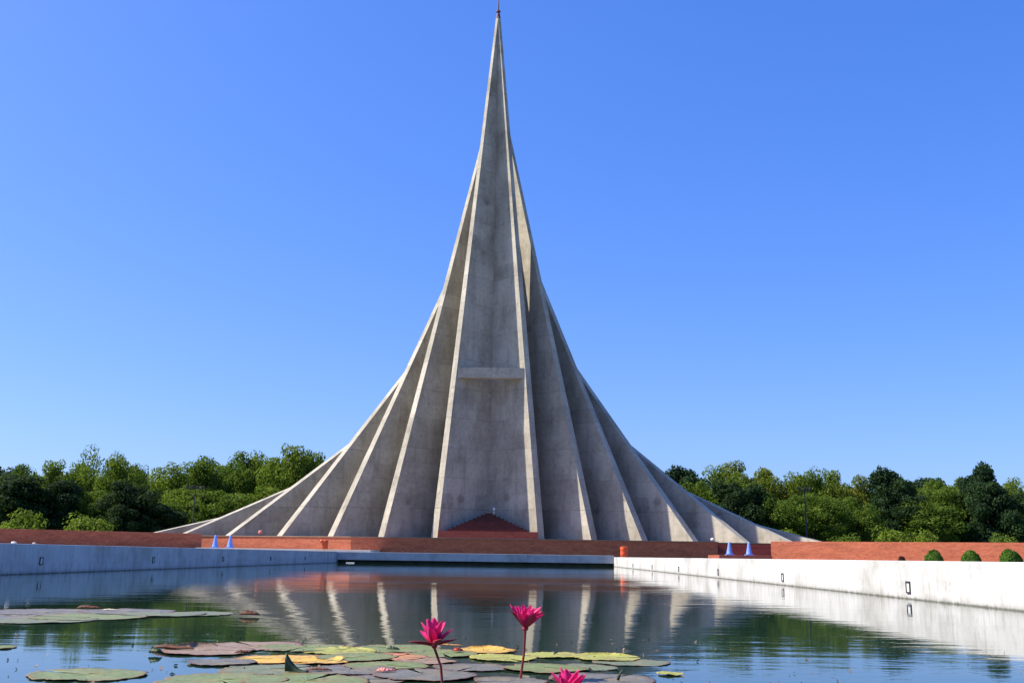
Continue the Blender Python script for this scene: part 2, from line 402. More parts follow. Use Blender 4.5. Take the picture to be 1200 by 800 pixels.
# ------------------------------------------------------------------ cones, bins and lamps
def cone(x, y, z, label, g):
    t = thing('traffic_cone', (x, y, z), label, 'cone', g)
    MB().box(-.25,-.25,0,.25,.25,.05).build('base', M['blue'], t, bevel=.01)
    MB().lathe([(.22,.05),(.20,.09),(.13,.42),(.08,.72),(.065,.8),(.05,.82)], 18).build('cone_body', M['blue'], t, True)
G = 'blue cones'
cone(13.72,66.0,.80,'blue cone on the right of the memorial, the left one of its pair', G); cone(14.98,66.1,.80,'blue cone beside the sunlit brick wall, the right one of its pair', G)
cone(-19.35,68.0,.80,'pale blue cone nearest the dark brick wall on the left', G); cone(-18.38,68.0,.80,'pale blue cone on the left side, a step nearer the memorial than its twin', G)
t = thing('litter_bin', (7.05, 65.8, .535), 'round orange barrel bin in front of the dark brick terrace', 'bin')
MB().lathe([(.21,0),(.235,.02),(.24,.2),(.25,.22),(.25,.25),(.24,.27),(.245,.5),(.26,.53),(.25,.64)], 20).build('barrel', M['orange'], t, True)
MB().lathe([(.262,.64),(.262,.67),(.20,.70),(.05,.71)], 20).build('lid', M['orange'], t)
t = thing('litter_bin', (-11.72, 65.3, .80), 'orange bin with a hooded mouth in front of the sunlit brick face', 'bin')
MB().lathe([(.17,0),(.2,.03),(.2,.32),(.21,.36)], 18).build('barrel', M['orange'], t, True)
mb = MB().lathe([(.21,.36),(.215,.46),(.19,.54),(.12,.58),(.02,.6)], 18); mb.tube([(-.05,-.1,.47),(-.28,-.12,.5)], [.1,.11], 12)
mb.build('hood', M['orange'], t, True)
MB().tube([(-.282,-.12,.5),(-.29,-.12,.5)], [.085,.08], 12).build('mouth', M['orange_dark'], t)
# round lamp on the terrace edge
t = thing('round_lamp', (-17.95, 74.2, TZ), 'small pink-orange round lamp on top of the sunlit brick face', 'lamp')
MB().lathe([(.08,0),(.08,.04),(.03,.05),(.03,.12)], 10).build('stand', M['rust'], t)
mb = MB(); mb.lathe([(.02,.1),(.11,.14),(.16,.22),(.15,.31),(.09,.38),(.02,.4)], 16); mb.build('globe', noisy('pink_globe', (.6,.2,.15), (.7,.28,.2), 5), t, True)
t = thing('round_lamp', (13.6, 70.9, TZ), 'tiny white round lamp on top of the dark terrace near the right cones', 'lamp')
MB().lathe([(.05,0),(.05,.05)], 10).build('stand', M['iron'], t)
MB().lathe([(.02,.04),(.1,.08),(.13,.15),(.09,.22),(.02,.25)], 14).build('globe', M['white'], t, True)
# floodlight poles among the trees
def pole(x, y, z1, label, n, wd):
    t = thing('floodlight_pole', (x, y, .5), label, 'light pole', 'floodlight poles')
    MB().lathe([(.13,0),(.12,.3),(.08,.32),(.05,z1)], 10).build('pole', M['iron'], t)
    MB().box(-wd,-.05,z1-.08,wd,.05,z1).build('crossarm', M['iron'], t)
    for i in range(n):
        xx = -wd + 2*wd*i/(n-1)
        MB().box(xx-.12,-.2,z1+.01,xx+.12,.02,z1+.24).build('floodlight', M['iron'], t, bevel=.03)
pole(25.7, 91, 6.1, 'thin dark floodlight pole before the trees right of the memorial', 3, .5)
pole(-30.6, 99.5, 6.0, 'dark floodlight pole with a wide head before the trees left of the memorial', 4, .75)

# ------------------------------------------------------------------ foliage
def leaves(rng, centers, radii, per, size, flat=.25, aspect=.55):
    V = []; 
    for c, r in zip(centers, radii):
        k = int(per * (r/.8)**2)
        d = rng.normal(size=(k,3)); d /= np.linalg.norm(d, axis=1)[:,None]
        rad = r*(.62 + .45*rng.random(k)**.7)
        p = c + d*rad[:,None]*np.array([1,1,.8])
        nrm = d + rng.normal(size=(k,3))*.55; nrm[:,2] += flat; nrm /= np.linalg.norm(nrm, axis=1)[:,None]
        a = rng.normal(size=(k,3)); a -= (a*nrm).sum(1)[:,None]*nrm; a /= np.linalg.norm(a, axis=1)[:,None]
        b = np.cross(nrm, a)
        s = size*(.6+.8*rng.random(k))[:,None]
        q4 = np.stack([p - a*s*.5, p + b*s*aspect*.5 - a*s*.05 , p + a*s*.5 - nrm*s*.12, p - b*s*aspect*.5 - a*s*.05], axis=1)
        V.append(q4.reshape(-1,3))
    return np.concatenate(V)
def leaf_mesh(name, V, m):
    n = len(V)//4
    me = bpy.data.meshes.new(name); me.vertices.add(len(V)); me.vertices.foreach_set('co', V.astype(np.float32).ravel())
    me.loops.add(4*n); me.loops.foreach_set('vertex_index', np.arange(4*n, dtype=np.int32))
    me.polygons.add(n); me.polygons.foreach_set('loop_start', np.arange(0, 4*n, 4, dtype=np.int32)); me.polygons.foreach_set('loop_total', np.full(n, 4, dtype=np.int32))
    me.update(); me.validate(); me.materials.append(m); return me
LM = {
 'bright': leafmat('bright_leaves', (.075,.125,.014), (.15,.21,.024), (.21,.26,.035), .42),
 'mid':    leafmat('mid_leaves', (.05,.095,.013), (.095,.155,.02), (.155,.205,.03), .38),
 'dark':   leafmat('dark_leaves', (.010,.026,.010), (.018,.042,.014), (.035,.07,.02), .12),
 'yellow': leafmat('yellow_leaves', (.07,.10,.012), (.14,.17,.02), (.22,.19,.03), .3),
}
def proto(seed, kind, H=10., W=8., ncl=85, leaf=.42, per=95, crown0=.12, style='round'):
    rng = np.random.default_rng(seed)
    cs = []; rs = []
    # several main lobes, each a cloud of clumps
    nl = 7 if style == 'round' else 9
    lobes = []
    for i in range(nl):
        f = (i+.5)/nl; ang = i*2.4 + rng.random()*1.2
        z = H*(crown0 + .16 + (1-crown0-.36)*f)
        rr = W*.5*(.50 if style == 'round' else .42)*math.sqrt(max(0,1-(1.25*f-.45)**2*1.1))*(.7+.5*rng.random())
        lobes.append((np.array([math.cos(ang)*rr, math.sin(ang)*rr, z]), W*.28*(1-.22*f)*(.8+.4*rng.random())))
    for i in range(ncl):
        c, r = lobes[rng.integers(nl)]
        d = rng.normal(size=3); d /= np.linalg.norm(d)
        p = c + d*r*(.30+.62*rng.random())*np.array([1,1,.85])
        p[2] = max(p[2], H*crown0*.6+.3)
        cs.append(p); rs.append(.55 + .6*rng.random())
    if style == 'low':
        for i in range(30):
            a = rng.random()*6.28; cs.append(np.array([math.cos(a)*W*.4*rng.random()**.5, math.sin(a)*W*.4*rng.random()**.5, .6+rng.random()*H*.35])); rs.append(.6+.4*rng.random())
    V = leaves(rng, cs, rs, per, leaf)
    top = V[:,2].max(); V *= np.array([1,1,H/top])
    crown = leaf_mesh('crown', V, LM[kind])
    # trunk and limbs
    mb = MB(); r = random.Random(seed)
    tr = H*.045/2
    mb.tube([(0,0,-.2),(r.uniform(-.1,.1),0,H*.15),(r.uniform(-.2,.2),r.uniform(-.2,.2),H*.35),(r.uniform(-.3,.3),.1,H*.62)], [tr*1.4,tr,tr*.75,tr*.3], 9)
    for c, rr in lobes:
        mb.tube([(0,0,H*.18), tuple((Vector(c)*.5)+Vector((0,0,H*.02))), tuple(c)], [tr*.55,tr*.35,tr*.1], 6)
    me = bpy.data.meshes.new('trunk'); me.from_pydata([tuple(v) for v in mb.v], [], mb.f); me.update(); me.materials.append(M['bark'])
    me.polygons.foreach_set('use_smooth', [True]*len(me.polygons))
    return crown, me, H, W
PR = {
 'bright': [proto(41,'bright',10,8,80,0.30,108), proto(2,'bright',10,7,75,0.28,108), proto(12,'bright',10,9,95,0.30,108)],
 'mid':    [proto(3,'mid',10,9,105,0.28,128), proto(4,'mid',10,8,100,0.28,128), proto(13,'mid',10,7.5,95,0.27,128)],
 'dark':   [proto(5,'dark',10,8,130,0.31,148,.04,'dense'), proto(6,'dark',10,7,120,0.31,148,.04,'dense'), proto(14,'dark',10,9,140,0.30,148,.04,'low')],
 'yellow': [proto(7,'yellow',10,8,85,0.27,114), proto(8,'yellow',10,9,95,0.27,114)],
 'airy':   [proto(31,'bright',10,6.5,52,0.25,81,.2), proto(34,'mid',10,7,46,0.24,70,.2)],
}
BUSH = [proto(21,'bright',3.0,4.2,60,.30,42,.0,'low'), proto(22,'mid',3.0,4.6,60,.28,42,.0,'low'), proto(23,'bright',3.0,3.8,56,.3,42,.0,'low')]
cnt = [0]
def plant(name, pr_, x, y, h, wd, label, cat, group=None, z=.5):
    cr, tk, H, W = pr_
    rr = random.Random(cnt[0]*7+1); cnt[0] += 1
    t = thing(name, (x, y, z), label, cat, group, rr.uniform(0, 6.28))
    s = (wd/W, wd/W, h/H); t.scale = s
    for nm, me in (('crown', cr), ('trunk', tk)):
        link(bpy.data.objects.new(nm, me), t)
def tree_px(kind, i, x, top, wpx, Y, label, group=None):
    # x, top, width were read off the photograph and turned into metres at depth Y
    k = Y/1226.0
    X = (x-600)*k - .0; yt = top + .0142*(600-x)
    h = EYE + (651-yt)*k*(1+ .04) - .5
    plant('tree', PR[kind][i], X, Y, h, wpx*k*1.42, label, 'tree', group)
T = tree_px
GL, GR = 'trees left of the memorial', 'trees right of the memorial'
T('dark',0,14,556,75,105,'dark dense tree at the left edge of the picture, above the dark wall',GL)
T('mid',0,24,547,60,122,'mid green tree rising behind the dark tree at the left edge',GL)
T('dark',1,62,562,56,106,'dark tree just right of the one at the left edge',GL)
T('bright',0,57,541,46,124,'pale green treetop left of the tall airy tree',GL)
T('airy',0,95,524,38,126,'tallest airy light green tree of the left belt, sky showing through',GL)
T('bright',1,132,532,42,124,'bright green round treetop right of the tallest airy tree',GL)
T('airy',1,157,546,26,128,'thin treetop with bare twigs beside the bright green round one',GL)
T('dark',2,146,565,60,103,'near black broad tree in the middle of the left belt',GL)
T('mid',1,108,576,50,108,'mid green tree between the two darkest crowns on the left',GL)
T('bright',2,195,545,56,120,'yellowish green tree left of the wide floodlight head',GL)
T('mid',2,232,538,52,122,'mid green tree behind the floodlight pole on the left',GL)
T('mid',0,272,531,58,124,'large mid green tree midway between pole and memorial',GL)
T('bright',1,300,530,46,126,'bright crown tucked left of the highest crown by the memorial',GL)
T('bright',0,332,524,52,122,'highest bright green crown next to the memorial slope on the left',GL)
T('mid',1,362,531,50,124,'green crown cut by the left slope of the memorial',GL)
T('mid',2,398,545,50,126,'tree mostly hidden behind the left slope of the memorial',GL)
T('mid',2,180,585,52,106,'dark green low tree behind the left end of the memorial',GL)
T('dark',1,187,592,48,104,'dark low tree right of the near black broad one',GL)
T('mid',1,250,576,64,110,'shadowed tree behind the lowest left wall of the memorial',GL)
T('bright',2,215,572,60,112,'light green tree in front of the left belt by the floodlight pole',GL)
T('bright',0,300,572,60,114,'bright lower crown just above the left concrete slope',GL)
T('mid',0,-40,545,80,118,'tree just beyond the left edge of the picture',GL)
T('bright',1,-110,540,80,122,'tree further beyond the left edge of the picture',GL)
T('dark',0,-75,560,80,106,'dark tree beyond the left edge of the picture',GL)
# right belt
T('dark',1,806,547,52,116,'dark leafy treetop touching the right slope of the memorial',GR)
T('bright',2,850,548,48,122,'light green treetop right of the dark one by the slope',GR)
T('yellow',0,876,543,60,126,'yellow-green tree, highest in the right belt near the memorial',GR)
T('yellow',1,915,550,56,124,'olive yellow tree second in line from the memorial slope',GR)
T('bright',1,952,550,40,122,'light green tree behind the thin dark pole on the right',GR)
T('bright',0,973,553,40,124,'light green tree just right of the thin dark pole',GR)
T('yellow',0,1003,560,46,122,'yellow-green tree left of the tall dark tree',GR)
T('dark',1,1049,549,50,112,'tall near black tree standing apart with sky on its right',GR)
T('dark',0,1060,580,52,110,'lower black crown at the foot of the tall near black tree',GR)
T('mid',1,1105,565,44,118,'round mid green tree in the dip between the two tall dark trees',GR)
T('mid',2,1122,572,44,112,'green crown leaning on the tallest dark tree on the right',GR)
T('dark',1,1158,543,46,112,'tallest dark green tree near the right edge',GR)
T('dark',2,1172,567,64,108,'broad black tree below the tallest dark one at the right',GR)
T('bright',2,1200,563,44,118,'green tree cut by the right edge of the picture',GR)
T('dark',0,868,565,62,106,'dark tree low beside the right slope of the memorial',GR)
T('mid',0,905,578,56,106,'dark green tree above the lowest right wall of the memorial',GR)
T('mid',1,955,580,60,106,'dark green tree behind the foot of the thin dark pole',GR)
T('mid',2,830,566,54,112,'green tree low behind the right slope of the memorial',GR)
T('mid',0,1005,584,54,108,'shadowy green tree below the yellow-green one',GR)
T('mid',2,1095,588,56,108,'leafy low tree behind the brick wall in the dip of the skyline',GR)
T('mid',1,1260,552,70,118,'tree just beyond the right edge of the picture',GR)
T('dark',1,1330,548,80,114,'dark tree further beyond the right edge of the picture',GR)
T('bright',2,1400,548,80,122,'tree far beyond the right edge of the picture',GR)
for i in range(11):
    T(['mid','bright','dark'][i%3], i%3, 420+33*i, 560+7*math.sin(i*2), 52, 128, 'tree hidden behind the memorial', 'trees hidden behind the memorial')
for i in range(14):
    T(['mid','dark'][i%2], i%3, -120+i*36, 553+9*math.sin(i*1.7), 60, 134+i%3*3, 'tree deep in the belt left of the memorial', 'back row of the left tree belt')
for i in range(15):
    T(['mid','dark'][(i+1)%2], i%3, 800+i*38, 569+8*math.sin(i*1.3), 60, 132+i%3*3, 'tree deep in the belt right of the memorial', 'back row of the right tree belt')
# bushes behind the brick walls
def bush(i, x, top, wpx, Y, label, group):
    k = Y/1226.0; h = EYE + (651-(top+.0142*(600-x)))*k*1.02 - .5
    plant('shrub', BUSH[i], (x-600)*k, Y, h, wpx*k*1.05, label, 'shrub', group)
bush(0,25,596,52,96,'bright green shrub above the dark wall at the left edge','shrubs behind the brick walls')
bush(2,98,599,48,95,'bright leafy shrub above the dark wall, left of the near black tree','shrubs behind the brick walls')
for i, x in enumerate([925,990,1045,1085,1180]):
    bush(i%3, x, 619+6*math.sin(i*2.1), 38, 97+i%3, 'low shrub peeping over the brick wall under the trees', 'low shrubs under the trees')

# clipped round bushes on the right
def dome(name, x, y, z, r, hgt, m, label, cat, group=None, seed=0, n=2600, leaf=.05):
    rng = np.random.default_rng(seed)
    d = rng.normal(size=(n,3)); d[:,2] = np.abs(d[:,2]); d /= np.linalg.norm(d, axis=1)[:,None]
    rad = (.9+.12*rng.random(n))*(1+.05*np.sin(d[:,0]*5+seed)+.05*np.sin(d[:,1]*7+seed*2)*d[:,2]+.10*(rng.random(n)>.97)); p = d*rad[:,None]*np.array([r,r,hgt])
    nrm = d + rng.normal(size=(n,3))*.5; nrm /= np.linalg.norm(nrm, axis=1)[:,None]
    a = rng.normal(size=(n,3)); a -= (a*nrm).sum(1)[:,None]*nrm; a /= np.linalg.norm(a, axis=1)[:,None]; b = np.cross(nrm,a)
    V = np.stack([p-a*leaf, p+b*leaf*.5, p+a*leaf, p-b*leaf*.5], axis=1).reshape(-1,3)
    t = thing(name, (x,y,z), label, cat, group)
    link(bpy.data.objects.new('leaves', leaf_mesh('leaves', V, m)), t)
    MB().lathe([(r*.2,0),(r*.86,.05*hgt),(r*.88,.3*hgt),(r*.7,.62*hgt),(r*.35,.83*hgt),(.02,.88*hgt)], 16).build('core', noisy('twig_core', (.01,.02,.006),(.02,.03,.01), 6), t, True)
box_l = leafmat('box_leaves', (.03,.075,.01), (.06,.13,.015), (.09,.17,.02), .2, 2.0)
red_l = leafmat('purple_leaves', (.05,.015,.012), (.08,.025,.02), (.1,.04,.03), .1, 2.0)
GB = 'clipped round bushes behind the right pool wall'
dome('clipped_bush', 18.05,44.8,.53,.38,.50,box_l,'clipped round green bush, leftmost of the three behind the white wall','bush',GB,1)
dome('clipped_bush', 18.05,41.2,.53,.37,.47,box_l,'clipped round green bush, middle of the three behind the white wall','bush',GB,2)
dome('clipped_bush', 18.05,37.9,.53,.38,.50,box_l,'clipped round green bush, rightmost of the three at the picture edge','bush',GB,3)
dome('seedling', 18.05,48.5,.53,.16,.26,red_l,'tiny dark reddish plant left of the three clipped bushes','plant',None,4,500,.04)

# ------------------------------------------------------------------ water lilies
def padmat(name, base, base2, rim, under=(.16,.05,.07), rough=.55):
    m = mat(name, base, rough, spec=.4); q = NT(m)
    uv = q.coord('UV'); sx = q.n('ShaderNodeSeparateXYZ'); q.l(uv, sx.inputs[0])
    r = q.n('ShaderNodeVectorMath', operation='LENGTH'); q.l(uv, r.inputs[0])
    ang = q.math('ARCTAN2', sx.outputs[1], sx.outputs[0])
    fr = q.math('FRACT', q.math('MULTIPLY', ang, 18/6.2832)); vein = q.math('ABSOLUTE', q.math('SUBTRACT', fr, .5))
    vein = q.math('LESS_THAN', q.math('MULTIPLY', vein, r.outputs['Value']), .018)
    n = q.noise(uv, 2.2, 6, .65); n2 = q.noise(uv, 9, 4, .7)
    oi = q.n('ShaderNodeObjectInfo')
    col = q.ramp(n, [(.35, base), (.62, base2)])
    col = q.mix(q.math('MULTIPLY', vein, .35), col, tuple(min(1,c*1.5) for c in base2))
    col = q.mix(.7, col, q.ramp(n2, [(.3, g3(.7)), (.7, g3(1.15))]), 'MULTIPLY')
    rr = q.math('ADD', r.outputs['Value'], q.math('MULTIPLY', q.math('SUBTRACT', n, .5), .35))
    col = q.mix(q.ramp(rr, [(.86, g3(0)), (.99, g3(.9))]), col, rim)
    sp_ = q.ramp(q.noise(q.coord('Object'), 22, 5, .7), [(.58, g3(0)), (.64, g3(.75))]); col = q.mix(sp_, col, (.11,.06,.03))
    big = q.ramp(q.noise(q.coord('Object'), 5, 4, .6), [(.5, g3(0)), (.66, g3(.6))]); col = q.mix(big, col, (.20,.15,.06))
    ge = q.n('ShaderNodeNewGeometry'); col = q.mix(ge.outputs['Backfacing'], col, under)
    q.l(col, q.b.inputs['Base Color']); q.bump(q.math('ADD', q.math('MULTIPLY', vein, -.5), n2), .5, .004)
    return m
PM = {
 'green': padmat('green_pad', (.11,.15,.045), (.19,.23,.08), (.18,.10,.035)),
 'grey':  padmat('grey_green_pad', (.11,.135,.07), (.17,.195,.11), (.13,.09,.05)),
 'yellow':padmat('yellow_pad', (.50,.28,.04), (.62,.42,.07), (.40,.13,.03)),
 'lime':  padmat('yellow_green_pad', (.26,.28,.05), (.36,.36,.08), (.42,.33,.06)),
 'orange':padmat('orange_red_pad', (.40,.14,.06), (.52,.24,.10), (.28,.06,.03)),
 'mauve': padmat('mauve_pad', (.095,.10,.075), (.17,.16,.14), (.12,.05,.03)),
 'brown': padmat('pinkish_brown_pad', (.20,.13,.08), (.29,.21,.14), (.16,.05,.02)),
}
def pad_verts(r, seed, lift=.004, curl=None, curl_h=.05):
    rr = random.Random(seed); n = 120; rings = [0,.25,.5,.72,.88,.96,1.0]
    ph = [rr.uniform(0,6.28) for _ in range(5)]; slit = .07
    vs = []; uv = []
    for i in range(n+1):
        a = slit + (2*math.pi-2*slit)*i/n
        lob = 1 + .05*math.sin(2*a+ph[0]) + .03*math.sin(5*a+ph[1]) + .02*math.sin(9*a+ph[4]) - .16*math.exp(-((a-1.2-ph[0]*.6)/.09)**2) - .09*math.exp(-((a-.8-ph[3]*.7)/.05)**2)
        for j, f in enumerate(rings):
            ed = f*lob + (.014*(1 if i%3 == 0 else -.5) if f == 1.0 else 0)
            z = .002 + .002*math.sin(3*a+ph[2])*f*f + lift*max(0, f-.8)/.2*(.55+.45*math.sin(7*a+ph[3])+.3*math.sin(17*a+ph[1])) + rr.uniform(-.001,.001)
            x, y = r*ed*math.cos(a), r*ed*math.sin(a)
            if curl:
                a0, aw = curl; da = (a-a0+math.pi)%(2*math.pi)-math.pi
                if abs(da) < aw and f > .7:
                    c = (1-(da/aw)**2)**.5*(f-.7)/.3
                    z += curl_h*c*(1+.10*math.sin(23*a)+.12*math.sin(9*a)); x *= 1-.22*c; y *= 1-.22*c
            vs.append((x, y, z)); uv.append((f*math.cos(a), f*math.sin(a)))
    m = len(rings); fs = []
    for i in range(n):
        for j in range(m-1):
            a_, b_, c_, d_ = i*m+j, i*m+j+1, (i+1)*m+j+1, (i+1)*m+j
            fs.append((a_, b_, c_, d_))
    return vs, fs, uv
padn = [0]
def pad(px, py, wpx, kind, label, curl=None, ch=.05, lift=.0022, sy=1.0):
    # centre in metres worked out from where the pad floats on the water
    padn[0] += 1; i = padn[0]
    yy = py - 651 + .0142*(600-px)
    Y = EYE*1226/yy*(1 - .0)                      # horizontal distance of the pad
    Y = Y*(1-.0); X = (px-600)/1226*Y*1.0 - .0
    Yc = EYE/math.tan(math.atan((yy+251)/1200.) - math.atan(251/1200.)); sl = math.hypot(Yc, 0)
    k = math.cos(math.atan(251/1200.)) - EYE/Yc*math.sin(math.atan(251/1200.))*1.0
    X = (px-600)/1200.*Yc*k
    r = wpx/2/1200.*Yc*k*(.80 if py > 740 else .88)
    vs, fs, uv = pad_verts(r, i*13, lift, curl, ch)
    o = mesh('lily_pad', vs, fs, PM[kind], None, True, uv=False)
    ul = o.data.uv_layers.new(name='uv')
    for l in o.data.loops: ul.data[l.index].uv = uv[l.vertex_index]
    sm = o.modifiers.new('thickness', 'SOLIDIFY'); sm.thickness = .001; sm.offset = -1
    o.location = (X, Yc, .0012 + .0009*(i%7)); o.rotation_euler = (0, 0, (i*2.399)%6.28 if not curl else 0); o.scale = (1, sy, 1)
    return tag(o, label, 'lily pad', 'lily pads on the pond')
P_ = pad
# far raft on the left
P_(20,722,150,'mauve','greyish mauve lily pad at the left edge of the far raft')
P_(62,717,160,'mauve','mauve lily pad in the far raft, behind its pale green edge')
P_(52,727,130,'grey','dark dull lily pad low in the far raft at the left edge')
P_(105,723,150,'green','pale green lily pad along the near edge of the far raft')
P_(150,717,130,'mauve','mauve lily pad in the middle of the far raft, right of the curled leaf')
P_(190,720,110,'grey','grey lily pad at the right half of the far raft')
P_(232,719,100,'grey','flat grey lily pad leading to the dark brown curled leaf')
P_(-6,759,60,'green','small green lily pad alone at the left edge')
# near raft
P_(103,791,164,'green','large flat green lily pad alone at the bottom left')
P_(262,798,190,'green','large green lily pad cut by the bottom edge right of the lone one')
P_(360,799,190,'green','green lily pad at the bottom edge below the upright dark leaf')
P_(243,763,140,'brown','pinkish brown lily pad with a raised brown rim on its left', (math.pi*.75,.75), .026)
P_(262,777,96,'mauve','submerged grey lily pad outlined by a thin rim')
P_(300,757,150,'brown','brownish lily pad behind the yellow one on the left')
P_(355,759,130,'green','green lily pad along the far edge of the near raft, left part')
P_(318,785,140,'grey','grey green lily pad left of the upright dark leaf')
P_(332,773,128,'yellow','bright yellow lily pad in front of the upright dark leaf')
P_(372,775,96,'yellow','yellow lily pad right behind the upright dark leaf', (0.4,.6), .018)
P_(412,786,130,'mauve','mauve lily pad right of the upright dark leaf')
P_(420,771,120,'green','green lily pad between the yellow pad and the orange one')
P_(400,763,104,'lime','yellow green lily pad with a bright rim behind the yellow ones', (1.2,.9), .012)
P_(468,760,130,'green','green lily pad behind the left lotus-like bloom, on the far edge')
P_(520,766,110,'green','green lily pad just left of the orange yellow pad')
P_(462,770,100,'orange','orange red lily pad left of the left bloom stem')
P_(500,775,90,'brown','reddish brown lily pad touching the left bloom stem')
P_(455,781,120,'green','dull green lily pad between mauve pads, left of the left stem')
P_(500,792,150,'mauve','mauve lily pad at the bottom around the left bloom stem')
P_(555,782,110,'mauve','dull mauve lily pad between the two tall blooms')
P_(430,797,120,'mauve','mauve lily pad cut by the bottom edge left of the left stem')
P_(572,762,88,'yellow','vivid orange yellow lily pad between the two tall blooms', (1.6,1.2), .012)
P_(590,771,100,'lime','yellow green lily pad at the foot of the right tall bloom')
P_(650,768,84,'lime','yellow green lily pad right behind the right stem')
P_(712,771,100,'lime','yellow green lily pad on the far edge at the right of the raft', (1.5,1.0), .012)
P_(640,784,120,'green','green lily pad right in front of the right stem')
P_(742,776,110,'grey','grey green lily pad at the right end of the raft')
P_(692,782,84,'grey','small grey lily pad behind the lowest pink bloom')
P_(708,796,150,'mauve','dark mauve lily pad right of the lowest pink bloom')
P_(600,799,110,'mauve','mauve lily pad at the bottom edge below the right stem')
P_(787,790,40,'lime','tiny brownish green lily pad at the far right of the raft')

curlm = noisy('dead_leaf', (.07,.025,.012), (.14,.05,.02), 14, .7, .004)
darkl = noisy('dark_leaf', (.02,.035,.015), (.05,.07,.02), 12, .5, .004)
pinkm = noisy('pink_leaf', (.6,.16,.13), (.75,.28,.22), 14, .5, .003)
def wpt(px, py):
    yy = py - 651 + .0142*(600-px); Yc = EYE/math.tan(math.atan((yy+251)/1200.) - math.atan(251/1200.))
    k = math.cos(math.atan(251/1200.)) - EYE/Yc*math.sin(math.atan(251/1200.))
    return (px-600)/1200.*Yc*k, Yc, Yc/1200.
def curled(px, py, wpx, hpx, m, label, seed, name='curled_leaf'):
    x, y, s = wpt(px, py); L = wpx*s*.9; h = hpx*s*.72; r = random.Random(seed)
    vs = []; fs = []; n, k = 26, 7
    for i in range(n+1):
        f = i/n; e = math.sin(math.pi*min(1,max(0,f)))**.5 if 0 < f < 1 else 0
        j_ = r.uniform(.8,1.15)
        for j in range(k+1):
            a = math.pi*(.05 + 1.05*j/k)
            vs.append((-L/2 + L*f + r.uniform(-.004,.004), -math.cos(a)*h*.9*e, max(.002, math.sin(a)*h*e*j_*(.85+.15*math.sin(7*f)))))
    for i in range(n):
        for j in range(k): fs.append((i*(k+1)+j, (i+1)*(k+1)+j, (i+1)*(k+1)+j+1, i*(k+1)+j+1))
    o = mesh(name, vs, fs, m, None, True); o.location = (x, y, .012); o.rotation_euler = (0,0,r.uniform(-.12,.12))
    sm = o.modifiers.new('thickness', 'SOLIDIFY'); sm.thickness = .003
    return tag(o, label, 'leaf', 'curled dead leaves among the pads')
curled(104,714,30,6,curlm,'dark brown curled leaf on the far raft',1)
curled(293,722,26,9,curlm,'ragged dark brown leaf at the right tip of the far raft',2)
curled(203,762,56,7,curlm,'long brown curled rim leaf at the left of the near raft',3)
curled(183,767,16,10,darkl,'dark curled leaf tip at the left end of the near raft',4)
curled(462,763,16,6,darkl,'small dark arched leaf behind the orange red pad',5)
curled(376,788,30,5,curlm,'brown curled leaf right of the upright dark leaf',6)
curled(286,767,20,5,curlm,'small brown curled leaf behind the left yellow pad',7)
curled(538,765,12,7,noisy('red_leaf',(.3,.03,.02),(.42,.06,.03),14,.6,.003),'small red curled leaf at the left of the vivid yellow pad',8)
curled(454,789,24,6,pinkm,'pale pink fallen petal on the mauve pad left of the left stem',9,'fallen_petal')
curled(524,758,40,3,noisy('orange_leaf',(.5,.2,.05),(.6,.3,.08),14,.6,.003),'thin orange leaf edge right of the left bloom',10)
curled(652,799,8,3,curlm,'tiny brown leaf scrap by the lowest bloom',11)
curled(130,716,22,2.5,noisy('pale_leaf',(.5,.42,.3),(.6,.5,.38),14,.6,.003),'pale straw coloured leaf beside the dark brown curled one',12)
# upright dark folded leaf
x, y, s = wpt(346, 789)
vs = []; n = 14
for i in range(n+1):
    f = i/n; h = 21*s*(1-f)**2.1
    vs += [(-10*s + 24*s*f, -.01 - .02*f, 0), (-10*s + 24*s*f - 1.0*s*(1-f), 0, h*.6), (-10*s+24*s*f - .5*s*(1-f), .012, h), (-10*s + 24*s*f, .03+.02*f, 0)]
fs = [(4*i+j, 4*i+4+j, 4*i+5+j, 4*i+1+j) for i in range(n) for j in range(3)]
o = mesh('upright_leaf', vs, fs, darkl, None, True); o.location = (x, y, .012); sm = o.modifiers.new('thickness','SOLIDIFY'); sm.thickness = .002
tag(o, 'dark green folded leaf standing up like a fin among yellow pads', 'leaf')
x, y, s = wpt(726, 799)
o = MB().tube([(0,0,0),(.005,0,.02),(.02,0,.042),(.03,0,.05)], [.007,.006,.004,.001], 6).build('leaf_shoot', darkl, None, True); o.location = (x,y,.01)
tag(o, 'small dark curved shoot right of the lowest pink bloom', 'leaf shoot')

# blooms
pm = mat('magenta_petal', (.72,.02,.16), .45, spec=.3); q = NT(pm)
uv = q.coord('UV'); sx = q.n('ShaderNodeSeparateXYZ'); q.l(uv, sx.inputs[0])
col = q.ramp(sx.outputs[1], [(0,(.60,.02,.06)), (.35,(.80,.02,.17)), (.8,(.90,.06,.33)), (1,(.72,.02,.22))])
st = q.noise(q.coord('UV', (14,.7,1)), 1.0, 3)
col = q.mix(.6, col, q.ramp(st, [(.35, g3(.72)), (.65, g3(1.15))]), 'MULTIPLY')
q.l(col, q.b.inputs['Base Color'])
tr = q.n('ShaderNodeBsdfTranslucent'); tr.inputs[0].default_value = (.8,.03,.22,1)
ms = q.n('ShaderNodeMixShader'); ms.inputs[0].default_value = .45
q.l(q.b.outputs[0], ms.inputs[1]); q.l(tr.outputs[0], ms.inputs[2]); q.l(ms.outputs[0], q.t.nodes['Material Output'].inputs[0])
sepal = noisy('red_sepal', (.32,.02,.03), (.45,.03,.05), 20, .5, .001)
stemm = noisy('red_brown_stem', (.20,.035,.03), (.28,.06,.045), 20, .4, .001)
stamm = noisy('yellow_stamen', (.7,.4,.04), (.8,.5,.06), 30, .6, .001)
